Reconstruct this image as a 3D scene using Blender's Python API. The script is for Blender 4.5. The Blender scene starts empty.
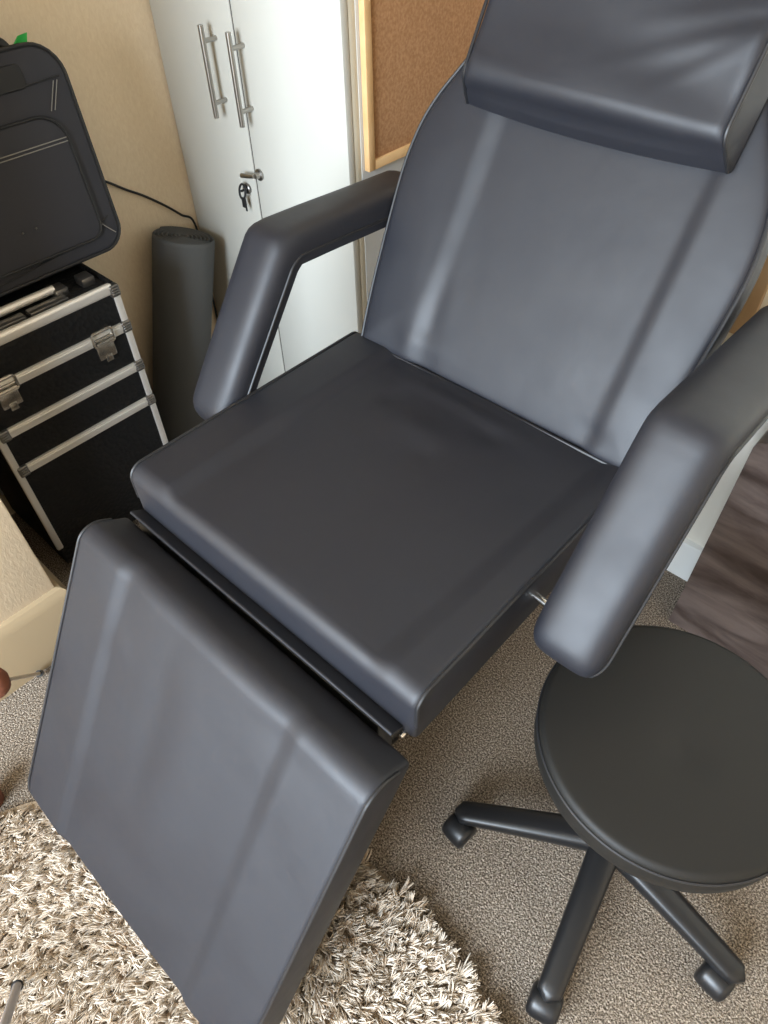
import bpy, bmesh, math, random
import numpy as np
from mathutils import Vector, Matrix
random.seed(7); rng = np.random.default_rng(7)
R = math.radians
scn = bpy.context.scene
col = scn.collection

# ------------------------------------------------------------------ materials
def mat(name, rgb, rough=.5, metal=0., spec=.5, bump=None, colvar=None, coat=0., sheen=0.):
    """bump=(scale,strength,distance[,detail]); colvar=(scale,rgb2[,detail])"""
    m = bpy.data.materials.new(name); m.use_nodes = True
    nt = m.node_tree; b = nt.nodes['Principled BSDF']
    b.inputs['Base Color'].default_value = (*rgb, 1)
    b.inputs['Roughness'].default_value = rough
    b.inputs['Metallic'].default_value = metal
    b.inputs['Specular IOR Level'].default_value = spec
    b.inputs['Coat Weight'].default_value = coat
    if sheen:
        b.inputs['Sheen Weight'].default_value = sheen
    tc = nt.nodes.new('ShaderNodeTexCoord')
    if bump:
        n = nt.nodes.new('ShaderNodeTexNoise'); n.inputs['Scale'].default_value = bump[0]
        n.inputs['Detail'].default_value = bump[3] if len(bump) > 3 else 3
        bp = nt.nodes.new('ShaderNodeBump'); bp.inputs['Strength'].default_value = bump[1]; bp.inputs['Distance'].default_value = bump[2]
        nt.links.new(tc.outputs['Object'], n.inputs['Vector']); nt.links.new(n.outputs['Fac'], bp.inputs['Height'])
        nt.links.new(bp.outputs['Normal'], b.inputs['Normal'])
    if colvar:
        n2 = nt.nodes.new('ShaderNodeTexNoise'); n2.inputs['Scale'].default_value = colvar[0]
        n2.inputs['Detail'].default_value = colvar[2] if len(colvar) > 2 else 4
        rp = nt.nodes.new('ShaderNodeValToRGB')
        rp.color_ramp.elements[0].position = .35; rp.color_ramp.elements[1].position = .65
        rp.color_ramp.elements[0].color = (*rgb, 1); rp.color_ramp.elements[1].color = (*colvar[1], 1)
        nt.links.new(tc.outputs['Object'], n2.inputs['Vector']); nt.links.new(n2.outputs['Fac'], rp.inputs['Fac'])
        nt.links.new(rp.outputs['Color'], b.inputs['Base Color'])
    return m

M = {}
M['leather'] = mat('black_leather', (.0122, .0130, .0185), .56, spec=.58, bump=(800, .16, .0007))
def leather_detail(m, r0, r1):
    # soft patches of polish and faint undulation of the cover
    nt = m.node_tree; b = nt.nodes['Principled BSDF']; L = nt.links.new
    tc = nt.nodes['Texture Coordinate']; old = nt.nodes['Bump']
    n = nt.nodes.new('ShaderNodeTexNoise'); n.inputs['Scale'].default_value = 9; n.inputs['Detail'].default_value = 5
    mr = nt.nodes.new('ShaderNodeMapRange'); mr.inputs['From Min'].default_value = .3; mr.inputs['From Max'].default_value = .7
    mr.inputs['To Min'].default_value = r0; mr.inputs['To Max'].default_value = r1
    n2 = nt.nodes.new('ShaderNodeTexNoise'); n2.inputs['Scale'].default_value = 14; n2.inputs['Detail'].default_value = 2
    b2 = nt.nodes.new('ShaderNodeBump'); b2.inputs['Strength'].default_value = .2; b2.inputs['Distance'].default_value = .006
    L(tc.outputs['Object'], n.inputs['Vector']); L(n.outputs['Fac'], mr.inputs['Value']); L(mr.outputs['Result'], b.inputs['Roughness'])
    L(tc.outputs['Object'], n2.inputs['Vector']); L(n2.outputs['Fac'], b2.inputs['Height']); L(b2.outputs['Normal'], old.inputs['Normal'])
leather_detail(M['leather'], .50, .60)
M['piping'] = mat('black_piping', (.011, .011, .013), .48, spec=.6)
M['stool_vinyl'] = mat('stool_vinyl', (.0100, .0090, .0076), .58, spec=.36, bump=(900, .10, .0006))
M['black_plastic'] = mat('black_plastic', (.011, .011, .012), .38, spec=.5, bump=(700, .05, .0004))
M['black_metal'] = mat('black_metal', (.015, .015, .016), .4, spec=.5)
M['chrome'] = mat('chrome', (.75, .74, .72), .18, metal=1)
M['steel'] = mat('brushed_steel', (.40, .38, .35), .30, metal=1)
M['alu'] = mat('aluminium', (.86, .83, .78), .42, metal=.65)
M['clasp'] = mat('clasp_metal', (.50, .47, .42), .25, metal=.95)
M['bracket'] = mat('bracket_metal', (.22, .21, .20), .3, metal=.9)
M['white'] = mat('white_laminate', (.52, .505, .45), .45, spec=.3)
M['grey_white'] = mat('grey_white_panel', (.62, .62, .60), .5, spec=.3)
M['beige_edge'] = mat('beige_edging', (.60, .54, .42), .5)
M['dark_gap'] = mat('dark_gap', (.05, .045, .04), .8)
M['pine'] = mat('pine_frame', (.62, .37, .16), .5, colvar=(14, (.70, .45, .22)), bump=(60, .1, .001))
M['cork'] = mat('cork', (.36, .185, .085), .9, spec=.2, colvar=(160, (.47, .26, .13), 6), bump=(220, .35, .001))
M['skirting'] = mat('cream_skirting', (.37, .275, .165), .42)
M['white_skirting'] = mat('white_skirting', (.82, .82, .78), .4)
M['cream_wall'] = mat('cream_wall', (.88, .83, .72), .8, spec=.2, bump=(120, .2, .001))
M['ceiling'] = mat('ceiling_paint', (.46, .39, .30), .9, spec=.1)
M['mat_foam'] = mat('grey_foam', (.088, .088, .086), .8, spec=.25, bump=(300, .15, .001))
M['suit'] = mat('suitcase_fabric', (.034, .034, .040), .75, spec=.3, bump=(900, .3, .0006))
M['suit_trim'] = mat('suitcase_trim', (.012, .012, .013), .5, spec=.4)
M['stitch'] = mat('grey_stitch', (.22, .21, .19), .7)
M['green'] = mat('green_ribbon', (.03, .42, .07), .5)
M['cable'] = mat('cable_black', (.012, .011, .010), .5)
M['terra'] = mat('terracotta', (.27, .10, .055), .7, colvar=(30, (.22, .075, .04)))
M['rod'] = mat('rod_metal', (.60, .50, .38), .4, metal=0)
M['rod_grey'] = mat('rod_grey', (.30, .28, .28), .45, metal=.4)
M['glass'] = mat('window_glass', (1, 1, 1), .02)
M['glass'].node_tree.nodes['Principled BSDF'].inputs['Transmission Weight'].default_value = 1
M['tan_wood'] = mat('tan_wood', (.40, .27, .15), .5, colvar=(8, (.46, .32, .19)))

def case_black():
    m = mat('embossed_black', (.006, .006, .0065), .6, spec=.28)
    nt = m.node_tree; b = nt.nodes['Principled BSDF']
    tc = nt.nodes.new('ShaderNodeTexCoord'); v = nt.nodes.new('ShaderNodeTexVoronoi'); v.inputs['Scale'].default_value = 85
    bp = nt.nodes.new('ShaderNodeBump'); bp.inputs['Strength'].default_value = .8; bp.inputs['Distance'].default_value = .003
    nt.links.new(tc.outputs['Object'], v.inputs['Vector']); nt.links.new(v.outputs['Distance'], bp.inputs['Height'])
    nt.links.new(bp.outputs['Normal'], b.inputs['Normal'])
    return m
M['case'] = case_black()

def wallpaper():
    m = mat('beige_wallpaper', (.63, .51, .36), .85, spec=.15)
    nt = m.node_tree; b = nt.nodes['Principled BSDF']
    tc = nt.nodes.new('ShaderNodeTexCoord')
    mp = nt.nodes.new('ShaderNodeMapping'); mp.inputs['Scale'].default_value = (1, 1.6, .7)
    n = nt.nodes.new('ShaderNodeTexNoise'); n.inputs['Scale'].default_value = 105; n.inputs['Detail'].default_value = 3
    n.inputs['Distortion'].default_value = .8
    bp = nt.nodes.new('ShaderNodeBump'); bp.inputs['Strength'].default_value = .22; bp.inputs['Distance'].default_value = .003
    nt.links.new(tc.outputs['Object'], mp.inputs['Vector']); nt.links.new(mp.outputs['Vector'], n.inputs['Vector'])
    nt.links.new(n.outputs['Fac'], bp.inputs['Height']); nt.links.new(bp.outputs['Normal'], b.inputs['Normal'])
    n2 = nt.nodes.new('ShaderNodeTexNoise'); n2.inputs['Scale'].default_value = 105; n2.inputs['Detail'].default_value = 3
    n2.inputs['Distortion'].default_value = .8
    rp = nt.nodes.new('ShaderNodeValToRGB'); rp.color_ramp.elements[0].position = .3; rp.color_ramp.elements[1].position = .7
    rp.color_ramp.elements[0].color = (.77, .615, .43, 1); rp.color_ramp.elements[1].color = (.83, .68, .49, 1)
    nt.links.new(mp.outputs['Vector'], n2.inputs['Vector']); nt.links.new(n2.outputs['Fac'], rp.inputs['Fac'])
    nt.links.new(rp.outputs['Color'], b.inputs['Base Color'])
    return m
M['wallpaper'] = wallpaper()

def carpet():
    m = mat('loop_carpet', (.2, .17, .14), .95, spec=.1)
    nt = m.node_tree; b = nt.nodes['Principled BSDF']
    tc = nt.nodes.new('ShaderNodeTexCoord')
    n = nt.nodes.new('ShaderNodeTexNoise'); n.inputs['Scale'].default_value = 270; n.inputs['Detail'].default_value = 4; n.inputs['Roughness'].default_value = .7
    rp = nt.nodes.new('ShaderNodeValToRGB')
    e = rp.color_ramp.elements
    e[0].position = .39; e[0].color = (.085, .064, .047, 1)
    e[1].position = .61; e[1].color = (.62, .525, .425, 1)
    k = e.new(.5); k.color = (.255, .205, .158, 1)
    n3 = nt.nodes.new('ShaderNodeTexNoise'); n3.inputs['Scale'].default_value = 5; n3.inputs['Detail'].default_value = 3
    mx = nt.nodes.new('ShaderNodeMixRGB'); mx.blend_type = 'MULTIPLY'; mx.inputs['Fac'].default_value = .5
    rp3 = nt.nodes.new('ShaderNodeValToRGB'); rp3.color_ramp.elements[0].position = .35; rp3.color_ramp.elements[0].color = (.72, .70, .68, 1)
    rp3.color_ramp.elements[1].position = .65
    v = nt.nodes.new('ShaderNodeTexVoronoi'); v.inputs['Scale'].default_value = 320
    bp = nt.nodes.new('ShaderNodeBump'); bp.inputs['Strength'].default_value = .9; bp.inputs['Distance'].default_value = .004
    L = nt.links.new
    for q in (n, n3, v): L(tc.outputs['Object'], q.inputs['Vector'])
    L(n.outputs['Fac'], rp.inputs['Fac']); L(n3.outputs['Fac'], rp3.inputs['Fac'])
    L(rp.outputs['Color'], mx.inputs['Color1']); L(rp3.outputs['Color'], mx.inputs['Color2'])
    L(mx.outputs['Color'], b.inputs['Base Color'])
    ad = nt.nodes.new('ShaderNodeMath'); ad.operation = 'SUBTRACT'
    L(n.outputs['Fac'], ad.inputs[0]); L(v.outputs['Distance'], ad.inputs[1])
    L(ad.outputs[0], bp.inputs['Height']); L(bp.outputs['Normal'], b.inputs['Normal'])
    return m
M['carpet'] = carpet()

def rugmat():
    m = mat('shaggy_yarn', (.62, .53, .42), .95, spec=.05, sheen=.15)
    nt = m.node_tree; b = nt.nodes['Principled BSDF']
    g = nt.nodes.new('ShaderNodeNewGeometry'); tc = nt.nodes.new('ShaderNodeTexCoord')
    n = nt.nodes.new('ShaderNodeTexNoise'); n.inputs['Scale'].default_value = 55; n.inputs['Detail'].default_value = 3
    ma = nt.nodes.new('ShaderNodeMath'); ma.operation = 'MULTIPLY_ADD'; ma.inputs[1].default_value = .45
    rp = nt.nodes.new('ShaderNodeValToRGB'); e = rp.color_ramp.elements
    e[0].position = .40; e[0].color = (.38, .265, .17, 1)
    e[1].position = 1; e[1].color = (.82, .725, .615, 1)
    k = e.new(.58); k.color = (.63, .515, .40, 1)
    k = e.new(.78); k.color = (.74, .64, .525, 1)
    L = nt.links.new
    L(tc.outputs['Object'], n.inputs['Vector']); L(g.outputs['Random Per Island'], ma.inputs[0]); L(n.outputs['Fac'], ma.inputs[2])
    L(ma.outputs[0], rp.inputs['Fac']); L(rp.outputs['Color'], b.inputs['Base Color'])
    return m
M['shag'] = rugmat()
M['rug_base'] = mat('rug_backing', (.30, .23, .16), .95, spec=.1, bump=(120, .6, .006))

def darkwood():
    m = mat('dark_brown_wood', (.06, .04, .035), .30, spec=.5)
    nt = m.node_tree; b = nt.nodes['Principled BSDF']
    tc = nt.nodes.new('ShaderNodeTexCoord')
    mp = nt.nodes.new('ShaderNodeMapping'); mp.inputs['Scale'].default_value = (1.8, 4, 6)
    n = nt.nodes.new('ShaderNodeTexNoise'); n.inputs['Scale'].default_value = 2.2; n.inputs['Detail'].default_value = 8
    n.inputs['Roughness'].default_value = .62; n.inputs['Distortion'].default_value = .6
    rp = nt.nodes.new('ShaderNodeValToRGB'); e = rp.color_ramp.elements
    e[0].position = .36; e[0].color = (.05, .034, .029, 1)
    e[1].position = .68; e[1].color = (.18, .14, .125, 1)
    L = nt.links.new
    L(tc.outputs['Object'], mp.inputs['Vector']); L(mp.outputs['Vector'], n.inputs['Vector'])
    L(n.outputs['Fac'], rp.inputs['Fac']); L(rp.outputs['Color'], b.inputs['Base Color'])
    bp = nt.nodes.new('ShaderNodeBump'); bp.inputs['Strength'].default_value = .2; bp.inputs['Distance'].default_value = .002
    L(n.outputs['Fac'], bp.inputs['Height']); L(bp.outputs['Normal'], b.inputs['Normal'])
    return m
M['darkwood'] = darkwood()

# ------------------------------------------------------------------ object helpers
def obj(name, geo, m, parent=None, smooth=True, angle=40):
    if isinstance(geo, bmesh.types.BMesh):
        bmesh.ops.recalc_face_normals(geo, faces=geo.faces[:])
        me = bpy.data.meshes.new(name); geo.to_mesh(me); geo.free()
    else:
        me = bpy.data.meshes.new(name); me.from_pydata([tuple(map(float, v)) for v in geo[0]], [], geo[1]); me.update()
        bm = bmesh.new(); bm.from_mesh(me); bmesh.ops.recalc_face_normals(bm, faces=bm.faces[:]); bm.to_mesh(me); bm.free()
    o = bpy.data.objects.new(name, me); col.objects.link(o)
    me.materials.append(m)
    if smooth:
        for p in me.polygons: p.use_smooth = True
        me.set_sharp_from_angle(angle=R(angle))
    if parent: o.parent = parent
    return o

def thing(name, label, cat, group=None, loc=(0, 0, 0)):
    o = bpy.data.objects.new(name, None); col.objects.link(o); o.location = loc
    o['label'] = label; o['category'] = cat
    if group: o['group'] = group
    o.empty_display_size = .05
    return o
def tag(o, label, cat, group=None):
    o['label'] = label; o['category'] = cat
    if group: o['group'] = group
    return o
def struct(o, label=None):
    o['kind'] = 'structure'
    if label: o['label'] = label
    return o

def box(bm, lo, hi, bevel=0, seg=2, mtx=None):
    lo = Vector(lo); hi = Vector(hi)
    r = bmesh.ops.create_cube(bm, size=1)
    vs = r['verts']; c = (lo + hi) / 2; s = hi - lo
    for v in vs: v.co = Vector((v.co.x * s.x, v.co.y * s.y, v.co.z * s.z)) + c
    if bevel:
        es = list({e for v in vs for e in v.link_edges})
        r2 = bmesh.ops.bevel(bm, geom=es, offset=bevel, segments=seg, affect='EDGES', profile=.5)
        vs = list({v for f in r2['faces'] for v in f.verts} | {v for v in vs if v.is_valid})
    if mtx is not None:
        for v in vs: v.co = mtx @ v.co
    return bm
def bx(lo, hi, bevel=0, seg=2):
    return box(bmesh.new(), lo, hi, bevel, seg)

def frames(path, closed=False):
    """parallel-transport frames along a polyline"""
    P = [Vector(p) for p in path]; n = len(P); T = []
    for i in range(n):
        if closed: t = P[(i + 1) % n] - P[i - 1]
        else: t = P[min(i + 1, n - 1)] - P[max(i - 1, 0)]
        T.append(t.normalized())
    a = Vector((0, 0, 1)) if abs(T[0].z) < .9 else Vector((1, 0, 0))
    N = (a - T[0] * a.dot(T[0])).normalized(); out = []
    for i in range(n):
        N = (N - T[i] * N.dot(T[i])).normalized(); out.append((P[i], T[i], N, T[i].cross(N)))
    return out
def tube(path, r, k=10, closed=False, bm=None, caps=True):
    bm = bm or bmesh.new(); F = frames(path, closed); n = len(F)
    rr = r if hasattr(r, '__len__') else [r] * n
    rings = []
    for i, (p, t, a, b) in enumerate(F):
        rings.append([bm.verts.new(p + (a * math.cos(q) + b * math.sin(q)) * rr[i]) for q in [2 * math.pi * j / k for j in range(k)]])
    for i in range(n if closed else n - 1):
        A = rings[i]; B = rings[(i + 1) % n]
        off = 0
        if closed and i == n - 1:
            off = min(range(k), key=lambda s: (A[0].co - B[s].co).length)
        for j in range(k):
            bm.faces.new((A[j], A[(j + 1) % k], B[(j + 1 + off) % k], B[(j + off) % k]))
    if caps and not closed:
        bm.faces.new(rings[0][::-1]); bm.faces.new(rings[-1])
    return bm
def lathe(prof, c=(0, 0, 0), k=48, bm=None, cap=True, mtx=None):
    """prof: list of (r,z) from bottom to top"""
    bm = bm or bmesh.new(); rings = []
    for r, z in prof:
        if r < 1e-6: rings.append([bm.verts.new((0, 0, z))])
        else: rings.append([bm.verts.new((r * math.cos(2 * math.pi * j / k), r * math.sin(2 * math.pi * j / k), z)) for j in range(k)])
    for A, B in zip(rings, rings[1:]):
        for j in range(k):
            if len(A) == 1 and len(B) == 1: continue
            if len(A) == 1: bm.faces.new((A[0], B[j], B[(j + 1) % k]))
            elif len(B) == 1: bm.faces.new((A[j], A[(j + 1) % k], B[0]))
            else: bm.faces.new((A[j], A[(j + 1) % k], B[(j + 1) % k], B[j]))
    if cap:
        if len(rings[0]) > 1: bm.faces.new(rings[0][::-1])
        if len(rings[-1]) > 1: bm.faces.new(rings[-1])
    for rg in rings:
        for v in rg:
            p = v.co.copy()
            if mtx is not None: p = mtx @ p
            v.co = p + Vector(c)
    return bm
def smooth_path(pts, n=10, closed=False):
    """Catmull-Rom"""
    P = [Vector(p) for p in pts]; out = []
    m = len(P)
    for i in range(m if closed else m - 1):
        if closed: p0, p1, p2, p3 = P[i - 1], P[i], P[(i + 1) % m], P[(i + 2) % m]
        else: p0, p1, p2, p3 = P[max(i - 1, 0)], P[i], P[i + 1], P[min(i + 2, m - 1)]
        for j in range(n):
            t = j / n
            out.append(.5 * ((2 * p1) + (p2 - p0) * t + (2 * p0 - 5 * p1 + 4 * p2 - p3) * t * t + (3 * p1 - p0 - 3 * p2 + p3) * t ** 3))
    if not closed: out.append(P[-1])
    return out
def rounded(pts, rad, n=8):
    """2-D closed polygon with rounded corners; rad: one number or one per corner"""
    out = []; m = len(pts)
    for i in range(m):
        r = rad[i] if hasattr(rad, '__len__') else rad
        p = Vector(pts[i]); a = (Vector(pts[i - 1]) - p); b = (Vector(pts[(i + 1) % m]) - p)
        if r <= 0: out.append(p); continue
        la, lb = a.length, b.length; a.normalize(); b.normalize()
        ang = a.angle(b); d = min(r / math.tan(ang / 2), la * .49, lb * .49); r2 = d * math.tan(ang / 2)
        c = p + (a + b).normalized() * (r2 / math.sin(ang / 2))
        s = p + a * d - c; e = p + b * d - c
        for j in range(n + 1):
            t = j / n
            v = s.lerp(e, t); v = v.normalized() * r2 if v.length > 1e-9 else v
            out.append(c + v)
    return out
def resample(poly, step, closed=True):
    P = [Vector(p) for p in poly]
    if closed: P = P + [P[0]]
    out = []
    for a, b in zip(P, P[1:]):
        L = (b - a).length; k = max(1, int(math.ceil(L / step)))
        if L < 1e-7: continue
        for j in range(k): out.append(a.lerp(b, j / k))
    if not closed: out.append(P[-1])
    return out
def sstep(x, a, b):
    t = np.clip((x - a) / (b - a), 0, 1); return t * t * (3 - 2 * t)

# ------------------------------------------------------------------ camera
cam = bpy.data.cameras.new('camera'); co = bpy.data.objects.new('camera', cam); col.objects.link(co)
yaw, pit, rol = R(-43.70149628), R(47.31121355), R(1.72760946)
f = Vector((math.sin(yaw) * math.cos(pit), math.cos(yaw) * math.cos(pit), -math.sin(pit)))
r = Vector((math.cos(yaw), -math.sin(yaw), 0)); d = f.cross(r)
r2 = math.cos(rol) * r + math.sin(rol) * d; d2 = -math.sin(rol) * r + math.cos(rol) * d
mw = Matrix((r2, -d2, -f)).transposed().to_4x4(); mw.translation = (0, 0, 1.5)
co.matrix_world = mw
cam.sensor_fit = 'VERTICAL'; cam.sensor_height = 36; cam.lens = 702.32 * 36 / 1024
cam.clip_start = .02
scn.camera = co

# ------------------------------------------------------------------ the room
YW = -2.1; YB = 1.72; XL = -1.77; XR = 2.1; ZC = 2.45
struct(obj('floor', bx((-2.0, YW - .2, -.1), (XR + .2, YB + .2, 0)), M['carpet']), 'grey-brown speckled loop carpet')
struct(obj('ceiling', bx((-2.0, YW - .2, ZC), (XR + .2, YB + .2, ZC + .1)), M['ceiling']))
struct(obj('wall_alcove', bx((XL - .1, YW - .1, 0), (XL, YB, ZC)), M['wallpaper']), 'beige textured wallpaper in the recess behind the case')
bm = bmesh.new(); box(bm, (-1.87, -1.0, 0), (-1.246, .188, ZC), .004)
struct(obj('wall_left', bm, M['wallpaper']), 'beige wallpapered wall projecting at the lower left')
sk = bmesh.new()
pr = [(0, 0), (.022, 0), (.022, .165), (.016, .182), (.010, .192), (0, .196)]
pl = [(-1.246, YW + .01), (-1.246, .188), (-1.246, .188)]
# cream skirting that follows the projecting wall and turns its corner
def skirt(path, prof, m, name):
    vs = []; fs = []; n = len(prof)
    for (px, py), (nx, ny) in path:
        for o_, z in prof: vs.append((px + nx * o_, py + ny * o_, z))
    for i in range(len(path) - 1):
        for j in range(n): fs.append((i * n + j, i * n + (j + 1) % n, (i + 1) * n + (j + 1) % n, (i + 1) * n + j))
    fs.append(tuple(range(n))); fs.append(tuple((len(path) - 1) * n + j for j in range(n)))
    return struct(obj(name, (vs, fs), m, angle=30))
skirt([((-1.246, -.99), (1, 0)), ((-1.246, .188), (1, 1)), ((-1.76, .188), (0, 1))], pr, M['skirting'], 'baseboard_left')
bm = bmesh.new(); box(bm, (-2.0, YB, 0), (XR + .2, YB + .1, ZC))
struct(obj('wall_back', bm, M['wallpaper']))
bm = bmesh.new(); box(bm, (-.52, 1.36, 0), (XR, YB, ZC), .004)
struct(obj('wall_pier', bm, M['cream_wall']), 'cream wall behind the dark wooden panel')
skirt([((-.52, 1.36), (0, -1)), ((XR, 1.36), (0, -1))], [(0, 0), (.016, 0), (.016, .11), (.012, .12), (0, .124)], M['white_skirting'], 'baseboard_back')
struct(obj('wall_right', bx((XR, YW - .1, 0), (XR + .1, YB, ZC)), M['wallpaper']))
# window wall behind the camera
WX0, WX1, WZ0, WZ1 = -1.15, .55, .80, 2.25
bm = bmesh.new()
box(bm, (-2.0, YW - .15, 0), (WX0, YW, ZC)); box(bm, (WX1, YW - .15, 0), (XR + .1, YW, ZC))
box(bm, (WX0, YW - .15, 0), (WX1, YW, WZ0)); box(bm, (WX0, YW - .15, WZ1), (WX1, YW, ZC))
struct(obj('wall_front', bm, M['wallpaper']))
win = thing('window_1', 'white framed window', 'window'); del win['category']; win['kind'] = 'structure'
bm = bmesh.new(); fw = .05
for lo, hi in (((WX0, WZ0), (WX0 + fw, WZ1)), ((WX1 - fw, WZ0), (WX1, WZ1)), ((WX0, WZ0), (WX1, WZ0 + fw)), ((WX0, WZ1 - fw), (WX1, WZ1)),
               (((WX0 + WX1) / 2 - .025, WZ0), ((WX0 + WX1) / 2 + .025, WZ1))):
    box(bm, (lo[0], YW - .09, lo[1]), (hi[0], YW - .03, hi[1]), .004)
obj('window_frame', bm, M['white_skirting'], win)
obj('window_pane', bx((WX0 + .03, YW - .065, WZ0 + .03), (WX1 - .03, YW - .059, WZ1 - .03)), M['glass'], win)

# ------------------------------------------------------------------ reclining chair
CX = -.58; HW = .316
chair = thing('treatment_chair', 'black leather reclining treatment chair with raised armrests, headrest and lowered footrest', 'chair', loc=(CX, .6, 0))
CO = Vector((CX, .6, 0))
def shift(bm):
    for v in bm.verts: v.co -= CO
    return bm
def part(name, geo, m, parent=chair, **k):
    """geometry given in world coordinates under the chair's empty"""
    o = obj(name, geo, m, None, **k)
    o.data.transform(Matrix.Translation(-CO)); o.parent = parent
    return o

def extruded_cushion(name, prof, origin, ey, ez, hw, plateau, tops, edge=.010, nx=90, step=.012, wr=(), xf=lambda x, p: x):
    """closed side profile (list of 2-D pts) swept along x; tops = mask function on profile pts; plateau=(x0,x1,height,width)"""
    P = resample(prof, step); n = len(P); Pn = []
    for i in range(n):
        t = (P[(i + 1) % n] - P[i - 1]).normalized(); Pn.append(Vector((t.y, -t.x)))
    area = sum(P[i].x * P[(i + 1) % n].y - P[(i + 1) % n].x * P[i].y for i in range(n))
    if area < 0: Pn = [-q for q in Pn]
    w = np.array([tops(p, q) for p, q in zip(P, Pn)])
    # x stations, denser at sides and at creases
    xs = np.unique(np.concatenate([np.linspace(-hw, hw, nx), -hw + edge * np.array([0, .12, .3, .55, 1, 1.6]), hw - edge * np.array([0, .12, .3, .55, 1, 1.6])] +
                                  [np.linspace(c - .03, c + .03, 13) for c in plateau[:2]]))
    vs = []; origin = Vector(origin); ey = Vector(ey); ez = Vector(ez)
    for x in xs:
        dl = hw - abs(x)
        fall = -edge * .55 * (1 - math.sqrt(max(0, 1 - (1 - min(dl / edge, 1)) ** 2)))
        for i in range(n):
            p, q = P[i], Pn[i]
            c0 = plateau[0] + plateau[4] * p.x; c1 = plateau[1] + plateau[5] * p.x
            pw = plateau[3]
            h = plateau[2] * float(sstep(x, c0 - pw, c0 + pw) * (1 - sstep(x, c1 - pw, c1 + pw)))
            big = .006 * (1 - (x / hw) ** 2)
            hh = fall + w[i] * (h + big)
            for (wx, wy, rx, ry, amp) in wr:
                hh += w[i] * amp * math.exp(-((x - wx) / rx) ** 2 - ((p.x - wy) / ry) ** 2)
            pp = p + q * hh
            vs.append(origin + Vector((xf(x, pp), 0, 0)) + ey * pp.x + ez * pp.y)
    fs = []
    m = len(xs)
    for a in range(m - 1):
        for i in range(n): fs.append((a * n + i, a * n + (i + 1) % n, (a + 1) * n + (i + 1) % n, (a + 1) * n + i))
    fs.append(tuple(range(n))); fs.append(tuple((m - 1) * n + i for i in range(n)))
    o = part(name, (vs, fs), M['leather'], angle=60)
    return o, P

def side_piping(P, origin, ey, ez, hw, parent, keep=lambda p: True, rad=.0032, inset=.001, xf=lambda x, p: x):
    origin = Vector(origin); ey = Vector(ey); ez = Vector(ez)
    c = sum(P, Vector((0, 0))) / len(P)
    for s in (-1, 1):
        path = [origin + Vector((xf(s * (hw + .0005), p), 0, 0)) + ey * (p.x - (p.x - c.x) * .012) + ez * (p.y - (p.y - c.y) * .03) for p in P if keep(p)]
        part('piping', tube(path, rad, 8), M['piping'], parent)

# seat: profile in (y, z) with y from the front edge; top z .70, bottom .585
TS = .112
prof = rounded([(0, -TS), (0, 0), (.56, -.004), (.56, -TS)], [.012, .026, .02, .012], 6)
so = (CX, .322, .70)
seat, P = extruded_cushion('seat', prof, so, (0, 1, 0), (0, 0, 1), HW, (-.215, .245, -.0085, .020, 0, .05), lambda p, q: max(0., q.y) if p.x > .02 else max(0, .5 * q.y),
                           wr=((-.02, .40, .05, .03, .004), (.08, .47, .03, .018, -.0035), (-.12, .44, .02, .03, -.003), (.03, .36, .018, .018, -.002), (-.2, .2, .03, .06, -.002), (.0, .5, .12, .012, .003)))
# roll the profile so that the piping starts underneath
i0 = max(range(len(P)), key=lambda i: P[i].x - P[i].y * 3)
P = P[i0:] + P[:i0]
side_piping(P, so, (0, 1, 0), (0, 0, 1), HW, seat, keep=lambda p: p.y > -.075 and True if p.x < .3 else p.y > -.05)

# footrest: local t down the slope, n outwards; profile coordinates (t, n)
ft = Vector((0, -.511, -.8596)); fn = Vector((0, -.8596, .511))
fo = Vector((CX - .003, .222, .649)); FHW = .328
TF = .088; FL = .645
prof = rounded([(0, -TF), (0, 0), (FL, 0), (FL, -TF)], [.012, .034, .024, .012], 9)
def foot_x(x, p):
    r_ = .045; u = max(0, p.x - (FL - r_)) / r_
    cut = r_ * (1 - math.sqrt(max(0, 1 - min(u, 1) ** 2))) * .8
    return x * (1 - cut / FHW) + .011 - .022 * p.x
foot, P = extruded_cushion('footrest', prof, fo, ft, fn, FHW, (-.201, .192, -.0065, .018, .0, .0), lambda p, q: max(0., q.y),
                           wr=((-.17, .14, .03, .03, .002), (.02, .3, .05, .2, .0025), (-.05, .25, .03, .18, -.0025), (.2, .05, .05, .04, -.003), (-.19, .03, .04, .05, -.003)), xf=foot_x)
i0 = max(range(len(P)), key=lambda i: -P[i].y * 3 + abs(P[i].x - FL / 2) * -1)
P = P[i0:] + P[:i0]
side_piping(P, fo, ft, fn, FHW, foot, keep=lambda p: p.y > -.055, xf=foot_x)
# backing board and lever of the footrest
bm = bmesh.new()
mt = Matrix.Translation(fo) @ Matrix((Vector((1, 0, 0)), ft, fn)).transposed().to_4x4()
box(bm, (-.28, .06, -TF - .016), (.28, FL - .03, -TF + .002), .004, mtx=mt)
part('footrest_board', bm, M['black_metal'])
bm = bmesh.new()
for s in (-1, 1):
    part('footrest_rail', box(bmesh.new(), (s * .292 - .016, FL - .22, -TF - .062), (s * .292 + .016, FL - .075, -TF - .014), .006, mtx=mt), M['black_metal'])

part('hinge_board', box(bx((CX - .306, .302, .50), (CX + .268, .330, .598), .003), (CX - .306, .276, .50), (CX + .268, .3025, .572), .003), M['black_metal'])
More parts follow.
